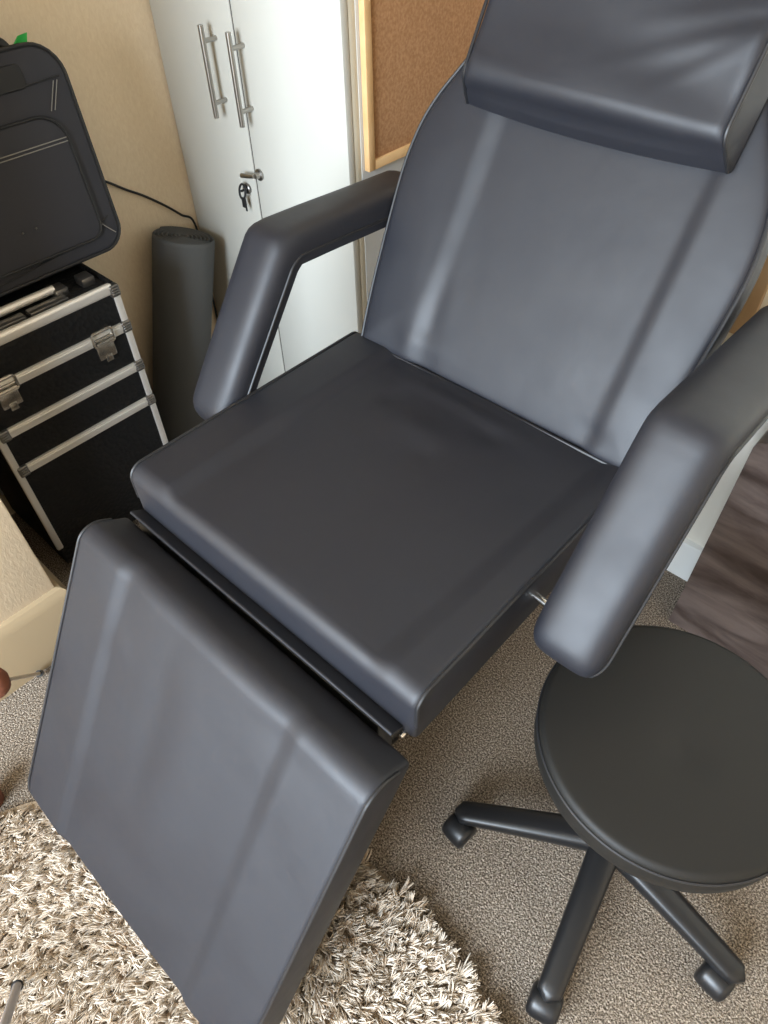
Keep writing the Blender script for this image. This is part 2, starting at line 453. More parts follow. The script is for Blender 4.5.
# flap between seat and footrest: thin padded strip
prof2 = rounded([(0, 0), (.040, .0), (.040, .006), (0, .006)], .0028, 4)
fl_o = Vector((CX - .004, .296, .616)); fy = Vector((0, .86, -.51)); fz = Vector((0, .51, .86))
vs = []; fs = []
P2 = resample(prof2, .006); n = len(P2); xs = np.linspace(-HW + .010, HW - .016, 40)
for x in xs:
    for p in P2: vs.append(fl_o + Vector((float(x), 0, .002 * math.sin(x * 9))) + fy * p.x + fz * p.y)
for a in range(len(xs) - 1):
    for i in range(n): fs.append((a * n + i, a * n + (i + 1) % n, (a + 1) * n + (i + 1) % n, (a + 1) * n + i))
fs.append(tuple(range(n))); fs.append(tuple((len(xs) - 1) * n + i for i in range(n)))
flap = part('flap', (vs, fs), M['leather'], angle=60)
# hinge bolts either side
for x in (CX - HW + .012, CX + HW - .018):
    bm = lathe([(.0, 0), (.004, 0), (.004, .006), (.003, .008), (0, .009)], (x, .322, .592), 12, mtx=Matrix.Rotation(R(90), 3, 'X'))
    part('hinge_bolt', bm, M['chrome'])

# backrest: outline in local (x, s)
A = R(61)
bt = Vector((0, math.cos(A), math.sin(A))); bn = Vector((0, -math.sin(A), math.cos(A))); bo = Vector((CX + .008, .868, .705))
half = [(.300, -.015), (.310, .06), (.318, .16), (.324, .28), (.322, .34), (.312, .395), (.294, .44), (.268, .485), (.243, .53), (.224, .58), (.212, .64), (.205, .70), (.198, .745), (.182, .775), (.150, .79)]
hs = [Vector((x, y)) for x, y in half]
hs3 = [Vector((v.x, v.y)) for v in smooth_path([(x, y, 0) for x, y in half], 6)]
hs3 = [Vector((v.x, v.y)) for v in hs3]
out = hs3 + [Vector((-v.x, v.y)) for v in reversed(hs3)]
out = resample(out, .011)
TB = .075
def disc_cushion(name, outline, T, hfun, org, ex, ey, ez, m, parent, edge=.012, K=54, ctr=None, drop=.006, mk=part):
    N = len(outline); O = np.array([(p.x, p.y) for p in outline])
    c = np.array(ctr) if ctr is not None else O.mean(0)
    # ring scale factors, denser at the edge
    ss = 1 - np.linspace(0, 1, K) ** 1.15
    vs = []; fs = []
    Oc = np.vstack([O, O[:1]])
    def dist(p):
        a = Oc[:-1]; b = Oc[1:]; ab = b - a
        t = np.clip(((p[:, None, :] - a) * ab).sum(2) / ((ab ** 2).sum(1) + 1e-12), 0, 1)
        return np.sqrt((((a + t[..., None] * ab) - p[:, None, :]) ** 2).sum(2)).min(1)
    org = np.array(org); ex, ey, ez = map(np.array, (ex, ey, ez))
    def emit(p2, h):
        for q, z in zip(p2, h): vs.append(org + ex * q[0] + ey * q[1] + ez * z)
    # bottom ring, side rings
    emit(c + (O - c) * .985, np.full(N, -T)); emit(O, np.full(N, -T + .008)); emit(c + (O - c) * 1.004, np.full(N, -T * .5)); emit(O, np.full(N, -.006))
    base = 4
    for s in ss[:-1]:
        p2 = c + (O - c) * s; dd = dist(p2)
        e = np.clip(dd / edge, 0, 1); h = -drop * (1 - np.sqrt(np.clip(1 - (1 - e) ** 2, 0, 1)))
        emit(p2, h + hfun(p2[:, 0], p2[:, 1], dd))
    p2 = c[None]; emit(p2, hfun(p2[:, 0], p2[:, 1], np.array([.2])))
    nr = base + len(ss) - 1
    for a in range(nr - 1):
        for i in range(N): fs.append((a * N + i, a * N + (i + 1) % N, (a + 1) * N + (i + 1) % N, (a + 1) * N + i))
    last = (nr - 1) * N; cv = nr * N
    for i in range(N): fs.append((last + i, last + (i + 1) % N, cv))
    fs.append(tuple(reversed(range(N))))
    return mk(name, (vs, fs), m, parent, angle=60)
def hback(x, s, dd):
    c0 = -.168 + .02 * s; c1 = .222 - .0 * s
    h = -.0075 * sstep(x, c0 - .022, c0 + .020) * (1 - sstep(x, c1 - .016, c1 + .016))
    h = h + .010 * (1 - np.exp(-dd / .04))
    h = h + .0016 * np.sin(x * 60 + s * 18) * np.exp(-((x + .165) / .05) ** 2) * np.exp(-(s / .25) ** 2)
    h = h - .004 * np.exp(-((s - .02) / .018) ** 2) * np.exp(-((x - .215) / .03) ** 2)
    h = h + .003 * np.exp(-((s - .03) / .02) ** 2) * np.exp(-((x + .15) / .05) ** 2)
    return h
back = disc_cushion('backrest', out, TB, hback, bo, (1, 0, 0), bt, bn, M['leather'], chair, ctr=(0, .36))
path = [bo + Vector((p.x * 1.002, 0, 0)) + bt * p.y + bn * (-.003) for p in out]
part('piping', tube(path, .0034, 8, closed=True), M['piping'], back)
# back shell (board) behind the cushion
# headrest pillow: boxed cushion lying on the upper backrest
po = bo + bn * .012 + bt * .426 + Vector((.012, 0, 0))
HPW = .229
def headrest():
    L = .30; T = .066
    # block swept along x, bottom (front) face slightly tilted; corners softened
    nx, ns = 70, 44
    vs = []; fs = []
    prof = rounded([(0, 0), (.036, T), (L, T * .92), (L, 0)], [.008, .026, .03, .01], 8)
    Pp = resample(prof, .009); n = len(Pp)
    xs = np.unique(np.concatenate([np.linspace(-HPW, HPW, nx), -HPW + .02 * np.array([0, .06, .2, .45, .75]), HPW - .02 * np.array([0, .06, .2, .45, .75])]))
    cy = L / 2
    for x in xs:
        dl = min((HPW - abs(x)) / .02, 1); k = 1 - .012 / T * (1 - math.sqrt(max(0, 1 - (1 - dl) ** 2)))
        sag = .009 * (1 - (x / HPW) ** 2)
        for p in Pp:
            yy = p.x - (sag if p.y < T * .5 else sag * .4) * max(0, 1 - p.x / (L * .5))
            zz = p.y * (k if p.y > T * .5 else 1)
            if p.y > T * .6:
                zz += .006 * math.exp(-((x + .03) / .16) ** 2)
                # soft pull wrinkles running from the right edge
                zz += .006 * math.sin((yy * 38 + x * 10)) * (1 / (1 + math.exp(-(x - .02) / .05))) * math.exp(-((yy - .10) / .08) ** 2)
                zz += .0022 * math.sin(yy * 30 - x * 5)
                for (ax_, ay_, bx_, by_, am_) in ((.21, .155, -.02, .075, .0042), (.21, .185, .02, .135, .0035), (.21, .14, .08, .055, .003), (-.20, .06, .0, .045, .0025)):
                    ux, uy_ = bx_ - ax_, by_ - ay_; L_ = math.hypot(ux, uy_); tt = ((x - ax_) * ux + (yy - ay_) * uy_) / L_ ** 2
                    dd_ = abs((x - ax_) * uy_ - (yy - ay_) * ux) / L_
                    zz += am_ * math.exp(-(dd_ / .010) ** 2) * max(0, 1 - max(0, tt)) * (1 if tt > -.1 else 0)
            vs.append(po + Vector((float(x) * (1 - .05 * p.y / T), 0, 0)) + bt * yy + bn * zz)
    for a in range(len(xs) - 1):
        for i in range(n): fs.append((a * n + i, a * n + (i + 1) % n, (a + 1) * n + (i + 1) % n, (a + 1) * n + i))
    fs.append(tuple(range(n))); fs.append(tuple((len(xs) - 1) * n + i for i in range(n)))
    o = part('headrest', (vs, fs), M['leather'], angle=60)
    for s in (-1, 1):
        path = [po + Vector((s * HPW * (1 - .05 * p.y / T), 0, 0)) + bt * p.x + bn * (p.y * (.94 if p.y > T * .5 else 1)) for p in Pp if p.y > .010]
        part('piping', tube(path, .003, 8), M['piping'], o)
headrest()

# armrests
arm_top = [(1.11, .868), (1.02, .8725), (.92, .878), (.84, .883), (.753, .887)]
arm_low = [(.741, .878), (.70, .822), (.66, .767), (.62, .712), (.585, .663), (.553, .613)]
arm_path = arm_top + arm_low
def armrest(xc, inner):
    PA = resample([Vector((0, y, z)) for y, z in arm_top], .012, closed=False); PB = resample([Vector((0, y, z)) for y, z in arm_low], .008, closed=False)
    na, nb = len(PA), len(PB)
    def nrm(t):
        q = Vector((0, t.z, -t.y)); return q if q.z > 0 else -q
    NA = [nrm((PA[min(i + 1, na - 1)] - PA[max(i - 1, 0)]).normalized()) for i in range(na)]
    NB = [nrm((PB[min(i + 1, nb - 1)] - PB[max(i - 1, 0)]).normalized()) for i in range(nb)]
    # corner joint: normals turn over five stations that stay close together
    bend = [(t_, PA[-1].lerp(PB[0], t_), NA[-1].lerp(NB[0], t_).normalized()) for t_ in (.18, .34, .5, .66, .82)]
    pts = PA + [b[1] for b in bend] + PB; NN_ = NA + [b[2] for b in bend] + NB
    MIT = [1.0] * na + [1.02, 1.075, 1.10, 1.075, 1.02] + [1.0] * nb
    W = .055; n = len(pts); total = sum((b - a).length for a, b in zip(pts, pts[1:]))
    # D-shaped section (x, h): flat base, straight lip, domed top
    sec = []
    for j in range(25):
        a = math.pi * j / 24
        cx = math.cos(a); sy = math.sin(a)
        sec.append((math.copysign(abs(cx) ** .60, cx), .016 + .044 * sy ** .66))
    sec = [(1.0, .0)] + sec + [(-1.0, .0)]
    vs = []; fs = []; k = len(sec); s = 0; lipL = []; lipR = []
    for i, p in enumerate(pts):
        if i: s += (p - pts[i - 1]).length
        nn = NN_[i]
        d1 = total - s; d0 = s
        e = 1
        for dd, rad in ((d1, .045), (d0, .035)):
            if dd < rad: e = min(e, math.sqrt(max(1e-4, 1 - (1 - dd / rad) ** 2)))
        ew = .55 + .45 * e if d1 < .045 or d0 < .035 else 1
        eh = max(.12, e) if e < 1 else 1
        mit = MIT[i]
        for x, h in sec:
            hh = (h if h < .017 else .016 + (h - .016) * eh) * mit
            vs.append(Vector((xc + x * W * ew, 0, 0)) + Vector((0, p.y, p.z)) + nn * hh)
        lipL.append(Vector((xc - W * ew * 1.005, p.y, p.z)) + nn * .016); lipR.append(Vector((xc + W * ew * 1.005, p.y, p.z)) + nn * .016)
    for a in range(n - 1):
        for i in range(k): fs.append((a * k + i, a * k + (i + 1) % k, (a + 1) * k + (i + 1) % k, (a + 1) * k + i))
    fs.append(tuple(range(k))); fs.append(tuple((n - 1) * k + i for i in range(k)))
    o = part('armrest', (vs, fs), M['leather'], angle=50)
    lip = lipL + list(reversed(lipR))
    part('piping', tube(lip, .0028, 8), M['piping'], o)
    # steel support strip under the pad and the rod to the seat frame
    und = [p + Vector((xc, 0, 0)) for p in pts[6:-5:4]]
    bm = bmesh.new()
    tube([q + Vector((0, 0, -.009)) for q in und], .009, 8, bm=bm)
    part('arm_support', bm, M['black_metal'], o)
    sx = CX + math.copysign(HW - .02, xc - CX)
    part('arm_rod', tube([(sx, .60, .640), (sx + (xc - sx) * .5, .596, .638), (xc, .588, .634)], .0065, 10), M['chrome'], o)
armrest(-.177, 1); armrest(-.956, -1)

# steel base under the seat
bm = bmesh.new(); box(bm, (CX - .22, .40, .556), (CX + .18, .83, .592), .006)
part('seat_frame', bm, M['black_metal'])
bm = bmesh.new(); box(bm, (CX - .12, .56, .05), (CX + .03, .71, .36), .01); box(bm, (CX - .10, .575, .33), (CX + .01, .695, .557), .008)
part('column', bm, M['black_metal'])
bm = bmesh.new(); box(bm, (CX - .22, .48, 0), (CX + .12, .92, .045), .018, 3)
part('base_plate', bm, M['black_metal'])
# hinge arms carrying backrest and footrest
bm = bmesh.new()
for s in (-1, 1):
    tube([(CX + s * .2, .84, .575), (CX + s * .2, .905, .60), Vector((CX + s * .2, 0, 0)) + Vector((0, bo.y, bo.z)) + bt * .3 - bn * (TB + .008)], .011, 8, bm=(bm := bmesh.new()))
    part('backrest_bracket', bm, M['black_metal'])
bm = bmesh.new()
for s in (-1, 1):
    tube([(CX + s * .2, .40, .572), (CX + s * .2, .315, .575), Vector((CX + s * .2, 0, 0)) + Vector((0, fo.y, fo.z)) + ft * .12 - fn * (TF + .01)], .010, 8, bm=(bm := bmesh.new()))
    part('footrest_bracket', bm, M['black_metal'])

# ------------------------------------------------------------------ stool
SX, SY = -.008, .597
st = thing('stool', 'round black padded swivel stool on a five-armed base with castors', 'stool', loc=(SX, SY, 0))
SR = .1925; ZT = .536
prof = [(0, -.062), (SR - .012, -.062), (SR - .004, -.058), (SR, -.050), (SR + .001, -.03), (SR - .001, -.016)]
prof += [(SR - .001 - .012 * (1 - math.cos(a)), -.012 + .013 * math.sin(a)) for a in [R(q) for q in range(0, 91, 15)]]
prof += [(r_, .001 + .006 * (1 - (r_ / SR) ** 2)) for r_ in (.165, .14, .11, .08, .05, .025)] + [(0, .007)]
seatm = lathe(prof, (0, 0, ZT), 96, cap=False)
for v in seatm.verts:
    dx, dy = v.co.x - .02, v.co.y + .012
    if v.co.z > ZT - .005: v.co.z -= .007 * math.exp(-(dx * dx + dy * dy) / .0006)
sto = obj('seat', seatm, M['stool_vinyl'], st, angle=50)
ring = [(SR * .9995 * math.cos(a), SR * .9995 * math.sin(a), ZT - .012) for a in [2 * math.pi * j / 96 for j in range(96)]]
obj('piping', tube(ring, .0022, 6, closed=True), M['piping'], sto)
obj('seat_plate', lathe([(.09, ZT - .078), (.10, ZT - .074), (.10, ZT - .0615)], (0, 0, 0), 32), M['black_metal'], st)
obj('gas_column', lathe([(.026, .10), (.026, .29), (.014, .292), (.014, ZT - .07)], (0, 0, 0), 24), M['black_metal'], st)
base = thing('x', 'x', 'x'); bpy.data.objects.remove(base)
obj('hub', lathe([(.02, .058), (.040, .062), (.044, .075), (.044, .118), (.036, .128), (.028, .130)], (0, 0, 0), 32), M['black_plastic'], st)
BR = .262
for k in range(5):
    a = R(281 + 72 * k); ca, sa = math.cos(a), math.sin(a)
    # tapered arm with rounded top, arching down to the castor
    vs = []; fs = []; nst = 22; sec = 14
    for i in range(nst):
        t = i / (nst - 1); rr = .025 + (BR + .030 - .025) * t
        w = (.029 - .0075 * t); zt = .118 - .040 * t - .008 * t * t; hgt = .046 - .016 * t
        e = 1
        dd = (1 - t) * (BR + .005)
        if dd < .018: e = math.sqrt(max(.02, 1 - (1 - dd / .018) ** 2))
        for j in range(sec):
            q = 2 * math.pi * j / sec
            c_, s_ = math.cos(q), math.sin(q)
            y_ = w * e * math.copysign(abs(c_) ** .6, c_); z_ = zt - hgt / 2 + hgt / 2 * math.copysign(abs(s_) ** .7, s_) * (.6 + .4 * e)
            vs.append((rr * ca - y_ * sa, rr * sa + y_ * ca, z_))
    for i in range(nst - 1):
        for j in range(sec): fs.append((i * sec + j, i * sec + (j + 1) % sec, (i + 1) * sec + (j + 1) % sec, (i + 1) * sec + j))
    fs.append(tuple(range(sec))); fs.append(tuple((nst - 1) * sec + j for j in range(sec)))
    arm = obj('base_arm', (vs, fs), M['black_plastic'], st, angle=60)
    # twin-wheel castor
    sw = R({0: 284, 1: 262, 2: 20, 3: 100, 4: 264}[k]); off = {0: .027, 4: .028}.get(k, .020)
    ex_ = Vector((math.cos(sw), math.sin(sw), 0)); ax = Vector((-math.sin(sw), math.cos(sw), 0))
    c0 = Vector((BR * ca, BR * sa, 0)) + ex_ * off
    rw = .0255
    bm = bmesh.new()
    mt = Matrix((ex_, Vector((0, 0, 1)), ax)).transposed()
    for wp in ([(0, -.023), (.015, -.0225), (.0215, -.019), (.0245, -.011), (.0245, -.003), (.018, -.002), (0, -.002)],
               [(0, .002), (.018, .002), (.0245, .003), (.0245, .011), (.0215, .019), (.015, .0225), (0, .023)]):
        lathe(wp, c0 + Vector((0, 0, .0246)), 28, bm=bm, mtx=mt)
    ca_o = obj('castor', bm, M['black_plastic'], arm, angle=50)
    bm = bmesh.new()
    hp = [(.004, -.0275), (.020, -.027), (.0262, -.0235), (.0285, -.015), (.0288, 0), (.0285, .015), (.0262, .0235), (.020, .027), (.004, .0275)]
    rows = []
    for j in range(19):
        q = R(-25 + 215 * j / 18)
        rows.append([bm.verts.new(c0 + Vector((0, 0, .0255)) + ex_ * (math.cos(q) * r_) + Vector((0, 0, math.sin(q) * r_)) + ax * z_) for r_, z_ in hp])
    for A_, B_ in zip(rows, rows[1:]):
        for j in range(len(hp) - 1): bm.faces.new((A_[j], A_[j + 1], B_[j + 1], B_[j]))
    tube([Vector((BR * ca, BR * sa, .048)), Vector((BR * ca, BR * sa, .060))], .009, 10, bm=bm)
    obj('castor_hood', bm, M['black_plastic'], arm, angle=50)

# ------------------------------------------------------------------ white cabinet
CY = 1.098; CL = -1.765; CR_ = -1.123; GX = -1.4555; CH = 1.85
cab = thing('wardrobe', 'tall white two-door cabinet with steel bar handles', 'cabinet', loc=((CL + CR_) / 2, CY, 0))
def at0(o, base):
    o.data.transform(Matrix.Translation(-Vector(base.location))); o.parent = base; return o
bm = bmesh.new()
box(bm, (CL, CY + .021, 0), (CL + .018, 1.70, CH)); box(bm, (CR_ - .018, CY + .040, 0), (CR_, 1.70, CH)); box(bm, (CL + .018, 1.69, 0), (CR_ - .018, 1.70, CH))
box(bm, (CL + .018, CY + .021, CH - .018), (CR_ - .018, 1.69, CH)); box(bm, (CL + .018, CY + .021, .0), (CR_ - .018, 1.69, .05))
bmesh.ops.remove_doubles(bm, verts=bm.verts[:], dist=1e-5)
at0(obj('carcass', bm, M['grey_white']), cab)
at0(obj('edge_strip', bx((CR_ - .020, CY + .021, .0), (CR_ - .001, CY + .0405, CH), .001), M['beige_edge']), cab)
def door(x0, x1, hx, kind):
    d_ = at0(obj('door', bx((x0, CY, .06), (x1, CY + .019, CH - .01), .0015), M['white']), cab)
    zc = (1.098 + .907) / 2 - .003 + .012
    hy = CY - .036
    h = obj('handle', tube([(hx, hy, zc - .0925), (hx, hy, zc + .0925)], .0062, 16), M['steel'])
    at0(h, cab); h.parent = d_
    for dz in (-.062, .062):
        p_ = obj('handle_post', tube([(hx, hy, zc + dz), (hx, CY + .002, zc + dz)], .0052, 12), M['steel'])
        at0(p_, cab); p_.parent = d_
    return d_
dl = door(CL + .003, GX - .0028, -1.523, 0)
at0(obj('gap_shade', bx((GX - .0027, CY + .0025, .07), (GX + .0027, CY + .0185, CH - .012)), M['dark_gap']), cab).parent = dl  # dark strip added between the doors, its colour standing in for the gap's shade
dr = door(GX + .0028, CR_, -1.428, 1)
# turn latch on the right door and keyed lock on the left one
bm = bmesh.new()
rx = Matrix.Rotation(R(90), 3, 'X')
lathe([(.0, 0), (.014, 0), (.014, .004), (.008, .007), (.006, .016), (.0, .017)], (GX + .020, CY - .0005, .800), 20, bm=bm, mtx=rx)
tube([(GX + .018, CY - .019, .800), (GX - .004, CY - .020, .796), (GX - .030, CY - .019, .791)], [.0045, .0055, .0058], 12, bm=bm)
l_ = at0(obj('latch', bm, M['steel']), cab); l_.parent = dr
bm = lathe([(.0, 0), (.013, 0), (.013, .006), (.010, .009), (.0, .010)], (-1.492, CY - .0005, .752), 20, mtx=rx)
l_ = at0(obj('lock', bm, M['bracket']), cab); l_.parent = dl
bm = bmesh.new()
tube([(-1.492 + .012 * math.cos(a), CY - .02 + .004 * math.sin(a), .750 + .017 * math.sin(a)) for a in [2 * math.pi * j / 20 for j in range(20)]], .0028, 8, closed=True, bm=bm)
tube([(-1.492, CY - .008, .752), (-1.492, CY - .024, .752)], .003, 8, bm=bm)
box(bm, (-1.494, CY - .026, .712), (-1.480, CY - .023, .738), .001)
box(bm, (-1.488, CY - .022, .702), (-1.483, CY - .019, .735), .0008)
tag(obj('key_set', bm, M['black_metal']), 'small bunch of keys hanging in the cabinet lock', 'keys')

# cork board on the side of the cabinet
KX = CR_ + .0005
Y0, Y1, Z0, Z1 = 1.145, 1.690, .872, 1.70
cb = thing('cork_board', 'pine-framed cork noticeboard hung on the side of the white cabinet', 'noticeboard', loc=(KX, Y0, Z0))
fw = .020
at0(obj('cork_panel', bx((KX, Y0 + .01, Z0 + .01), (KX + .008, Y1 - .01, Z1 - .01)), M['cork']), cb)
bm = bmesh.new()
for lo, hi in (((Y0, Z0), (Y0 + fw, Z1)), ((Y1 - fw, Z0), (Y1, Z1)), ((Y0 + fw, Z0), (Y1 - fw, Z0 + fw)), ((Y0 + fw, Z1 - fw), (Y1 - fw, Z1))):
    box(bm, (KX, lo[0], lo[1]), (KX + .016, hi[0], hi[1]), .0025)
at0(obj('frame', bm, M['pine']), cb)

# ------------------------------------------------------------------ rolled mat
mx, my, mh = -1.672, .986, .613
bm = bmesh.new(); prof = []
th0 = 0; turns = 7.0; r_in, r_out = .014, .090; NN = 300
sp_in = []; sp_out = []
thk = (r_out - r_in) / turns
for i in range(NN + 1):
    a = 2 * math.pi * turns * i / NN; rr = r_in + (r_out - r_in) * i / NN
    sp_out.append((rr * math.cos(a + 3.3), rr * math.sin(a + 3.3)))
    ri = rr - thk * .93
    sp_in.append((max(.006, ri) * math.cos(a + 3.3), max(.006, ri) * math.sin(a + 3.3)))
zs_ = [0.002, .02, .3, mh - .012, mh - .004, mh]; ins = [.003, 0, 0, 0, .001, .004]
for i in range(0, NN + 1):
    pass
vs = []; fs = []; nz = len(zs_)
for (ox, oy), (ix, iy) in zip(sp_out, sp_in):
    for z, e in zip(zs_, ins):
        l = math.hypot(ox, oy); vs.append((mx + ox * (1 - e / l), my + oy * (1 - e / l), z))
    for z, e in zip(zs_, ins):
        l = math.hypot(ix, iy); vs.append((mx + ix * (1 + e / max(l, .02)), my + iy * (1 + e / max(l, .02)), z))
st_ = 2 * nz
for i in range(NN):
    a = i * st_; b = (i + 1) * st_
    for j in range(nz - 1):
        fs.append((a + j, a + j + 1, b + j + 1, b + j)); fs.append((a + nz + j, b + nz + j, b + nz + j + 1, a + nz + j + 1))
    fs.append((a + nz - 1, a + 2 * nz - 1, b + 2 * nz - 1, b + nz - 1)); fs.append((a, b, b + nz, a + nz))
for i in (0, NN):
    a = i * st_; fs.append(tuple(a + j for j in range(nz)) + tuple(a + nz + j for j in reversed(range(nz))))
la = R(17); cl_, sl_ = math.cos(la), math.sin(la); yb = my - .182
vs = [(x, yb + (y - my - .09) * cl_ + z * sl_ + .09, (my + .09 - y) * sl_ + z * cl_) for x, y, z in vs]
tag(obj('exercise_mat', (vs, fs), M['mat_foam'], angle=50), 'rolled dark grey exercise mat standing upright beside the white cabinet', 'exercise mat')

# cable along the alcove wall
cp = smooth_path([(-1.745, .70, .86), (-1.762, .80, .800), (-1.763, .850, .779), (-1.763, .908, .737), (-1.763, .955, .705), (-1.762, 1.010, .660), (-1.760, 1.05, .622), (-1.755, 1.083, .588), (-1.757, 1.09, .45), (-1.757, 1.088, .2), (-1.757, 1.085, .01)], 8)
tag(obj('cable', tube(cp, .0032, 8), M['cable']), 'thin black cable running down the beige wall behind the mat', 'cable')

# ------------------------------------------------------------------ aluminium trolley case
TX = -1.43; TY0, TY1 = .268, .652; TZ0, TZ1 = .085, .705; TXB = -1.745
tr = thing('trolley_case', 'black embossed trolley case with aluminium edging, rails and clasps', 'case', loc=((TX + TXB) / 2, (TY0 + TY1) / 2, 0))
def tp(name, geo, m, parent=None, **k):
    o = at0(obj(name, geo, m, **k), tr)
    if parent: o.parent = parent
    return o
bars = [.597, .487, .381]
# tiers: lid/top tray, two trays, deep bottom box
edges_z = [TZ1 - .004] + bars + [.040]
for i, (zt, zb) in enumerate(zip(edges_z, edges_z[1:])):
    tp('tier', bx((TXB + .006, TY0 + .006, zb + .003), (TX - .004, TY1 - .006, zt - .003), .003), M['case'])
# aluminium posts at the four corners
for yy in (TY0, TY1):
    for xx in (TX, TXB):
        y_in = yy + (.017 if yy == TY0 else -.017); x_in = xx - .012 if xx == TX else xx + .012
        tp('post', bx((min(xx, x_in), min(yy, y_in), TZ0 + .02), (max(xx, x_in), max(yy, y_in), TZ1 - .008), .004), M['alu'])
# top rim
bm = bmesh.new()
rim = resample(rounded([(TX, TY0), (TX, TY1), (TXB, TY1), (TXB, TY0)], .010, 4), .05)
for a_, b_ in (((TX - .005, TY0 + .008), (TX - .005, TY1 - .012)), ((TXB + .005, TY0 + .008), (TXB + .005, TY1 - .012))):
    tp('top_rail', bx((a_[0] - .010, a_[1], TZ1 - .024), (a_[0] + .008, b_[1], TZ1 + .002), .008, 4), M['alu'])
for yy in (TY0 + .004, TY1 - .010):
    tp('side_rail', bx((TXB + .01, yy - .003, TZ1 - .014), (TX - .01, yy + .008, TZ1), .004, 2), M['case'])
for z in bars:
    bm = bmesh.new(); box(bm, (TX - .010, TY0 + .017, z - .0125), (TX + .003, TY1 - .017, z + .0125), .003, 2)
    # shallow groove line along the rail
    box(bm, (TX + .002, TY0 + .02, z - .0035), (TX + .0045, TY1 - .02, z + .0065), .001, 1)
    rl = tp('rail', bm, M['alu'])
def bracket(y, z):
    bm = bmesh.new(); box(bm, (TX - .012, y - .012, z - .014), (TX + .006, y + .012, z + .014), .004, 3)
    for q in (-.006, 0, .006): box(bm, (TX + .004, y - .009, z + q - .0018), (TX + .0085, y + .009, z + q + .0018), .001, 1)
    tp('corner_bracket', bm, M['bracket'])
for z in bars:
    bracket(TY0 + .020, z); bracket(TY1 - .012, z)
bracket(TY1 - .012, TZ1 - .016); bracket(TY0 + .012, TZ1 - .016)
def clasp(y):
    z = bars[0]
    bm = bmesh.new(); w = .026
    loop = [(TX + .008, y + p.x, z + p.y) for p in resample(rounded([(-w, -.012), (w, -.012), (w, .022), (-w, .022)], .007, 4), .01)]
    tube(loop, .0035, 8, closed=True, bm=bm)
    tube([(TX + .009, y - w + .004, z + .005), (TX + .009, y + w - .004, z + .005)], .003, 8, bm=bm)
    tube([(TX + .009, y - w + .004, z - .006), (TX + .009, y + w - .004, z - .006)], .005, 8, bm=bm)
    box(bm, (TX - .002, y - w + .002, z - .050), (TX + .007, y + w - .004, z - .010), .003, 2)
    box(bm, (TX + .004, y - .010, z - .058), (TX + .009, y + .008, z - .040), .002, 2)
    tp('clasp', bm, M['clasp'])
clasp(.575); clasp(.335)
# top carry handle with metal lugs
bm = bmesh.new()
tube([(-1.492, .36, TZ1 + .010), (-1.492, .535, TZ1 + .010)], .009, 12, bm=bm)
hd_ = tp('handle', bm, M['alu'])
bm = bmesh.new()
for y in (.35, .545, .61):
    tp('handle_lug', bx((-1.512, y - .016, TZ1 - .012), (-1.474, y + .016, TZ1 + .012), .005, 2), M['bracket'])
bm = bmesh.new()
for y in (.40, .50): tp('handle_plate', bx((-1.478, y - .045, TZ1 - .010), (-1.452, y + .045, TZ1 + .002), .003, 2), M['bracket'])
# castors
for yy in (TY0 + .04, TY1 - .04):
    for xx in (TX - .04, TXB + .04):
        bm = bmesh.new()
        mt = Matrix.Rotation(R(90), 3, 'X')
        lathe([(0, -.011), (.018, -.011), (.022, -.007), (.022, .007), (.018, .011), (0, .011)], (xx, yy, .022), 20, bm=bm, mtx=mt)
        box(bm, (xx - .016, yy - .015, .032), (xx + .016, yy + .015, .0445), .003)
        tp('wheel', bm, M['black_plastic'])

# ------------------------------------------------------------------ suitcase on top of the case
SB = Vector((-1.525, .541, TZ1 + .0265))          # front lower edge, middle
lean = R(9)
uy = Vector((0, 1, .0)); uw = Vector((-math.sin(lean), 0, math.cos(lean))); un = Vector((math.cos(lean), 0, math.sin(lean)))
SM = Matrix((uy, uw, un)).transposed().to_4x4(); SM.translation = SB
SW, SH, SD = .205, .402, .135
su = thing('suitcase', 'soft black cabin suitcase leaning on the wall on top of the trolley case', 'suitcase', loc=SB)
def sp(name, bm, m, parent=None, **k):
    for v in bm.verts: v.co = SM @ v.co
    o = at0(obj(name, bm, m, **k), su)
    if parent: o.parent = parent
    return o
def slab(outline, z0, z1, bev, bm=None, k=4, crown=0.):
    """outline list of 2-D vectors; rounded front edge of radius bev; front at z1"""
    bm = bm or bmesh.new(); N = len(outline); c = sum((Vector((p.x, p.y)) for p in outline), Vector((0, 0))) / N
    rings = []
    def ring(ins, z):
        rg = []
        for i, p in enumerate(outline):
            t = (outline[(i + 1) % N] - outline[i - 1]).normalized(); nn = Vector((t.y, -t.x))
            if nn.dot(p - c) < 0: nn = -nn
            q = p - nn * ins; rg.append(bm.verts.new((q.x, q.y, z)))
        rings.append(rg)
    ring(bev * .5, z0)
    ring(0, z0 + bev * .5)
    for i in range(k + 1):
        a = math.pi / 2 * i / k; ring(bev * (1 - math.cos(a)), z1 - bev + bev * math.sin(a))
    for A_, B_ in zip(rings, rings[1:]):
        for i in range(N): bm.faces.new((A_[i], A_[(i + 1) % N], B_[(i + 1) % N], B_[i]))
    # inner rings for a slight crown
    prev = rings[-1]
    for s, h in ((.8, .6), (.5, .9), (.2, 1)):
        rg = [bm.verts.new((c.x + (v.co.x - c.x) * s / 1, c.y + (v.co.y - c.y) * s, z1 + crown * h)) for v in rings[-1]]
        for i in range(N): bm.faces.new((prev[i], prev[(i + 1) % N], rg[(i + 1) % N], rg[i]))
        prev = rg
    bm.faces.new(prev); bm.faces.new(rings[0][::-1])
    return bm
ol = resample(rounded([(-SW, 0), (SW, 0), (SW + .010, SH), (-SW + .004, SH)], [.05, .05, .062, .062], 8), .02)
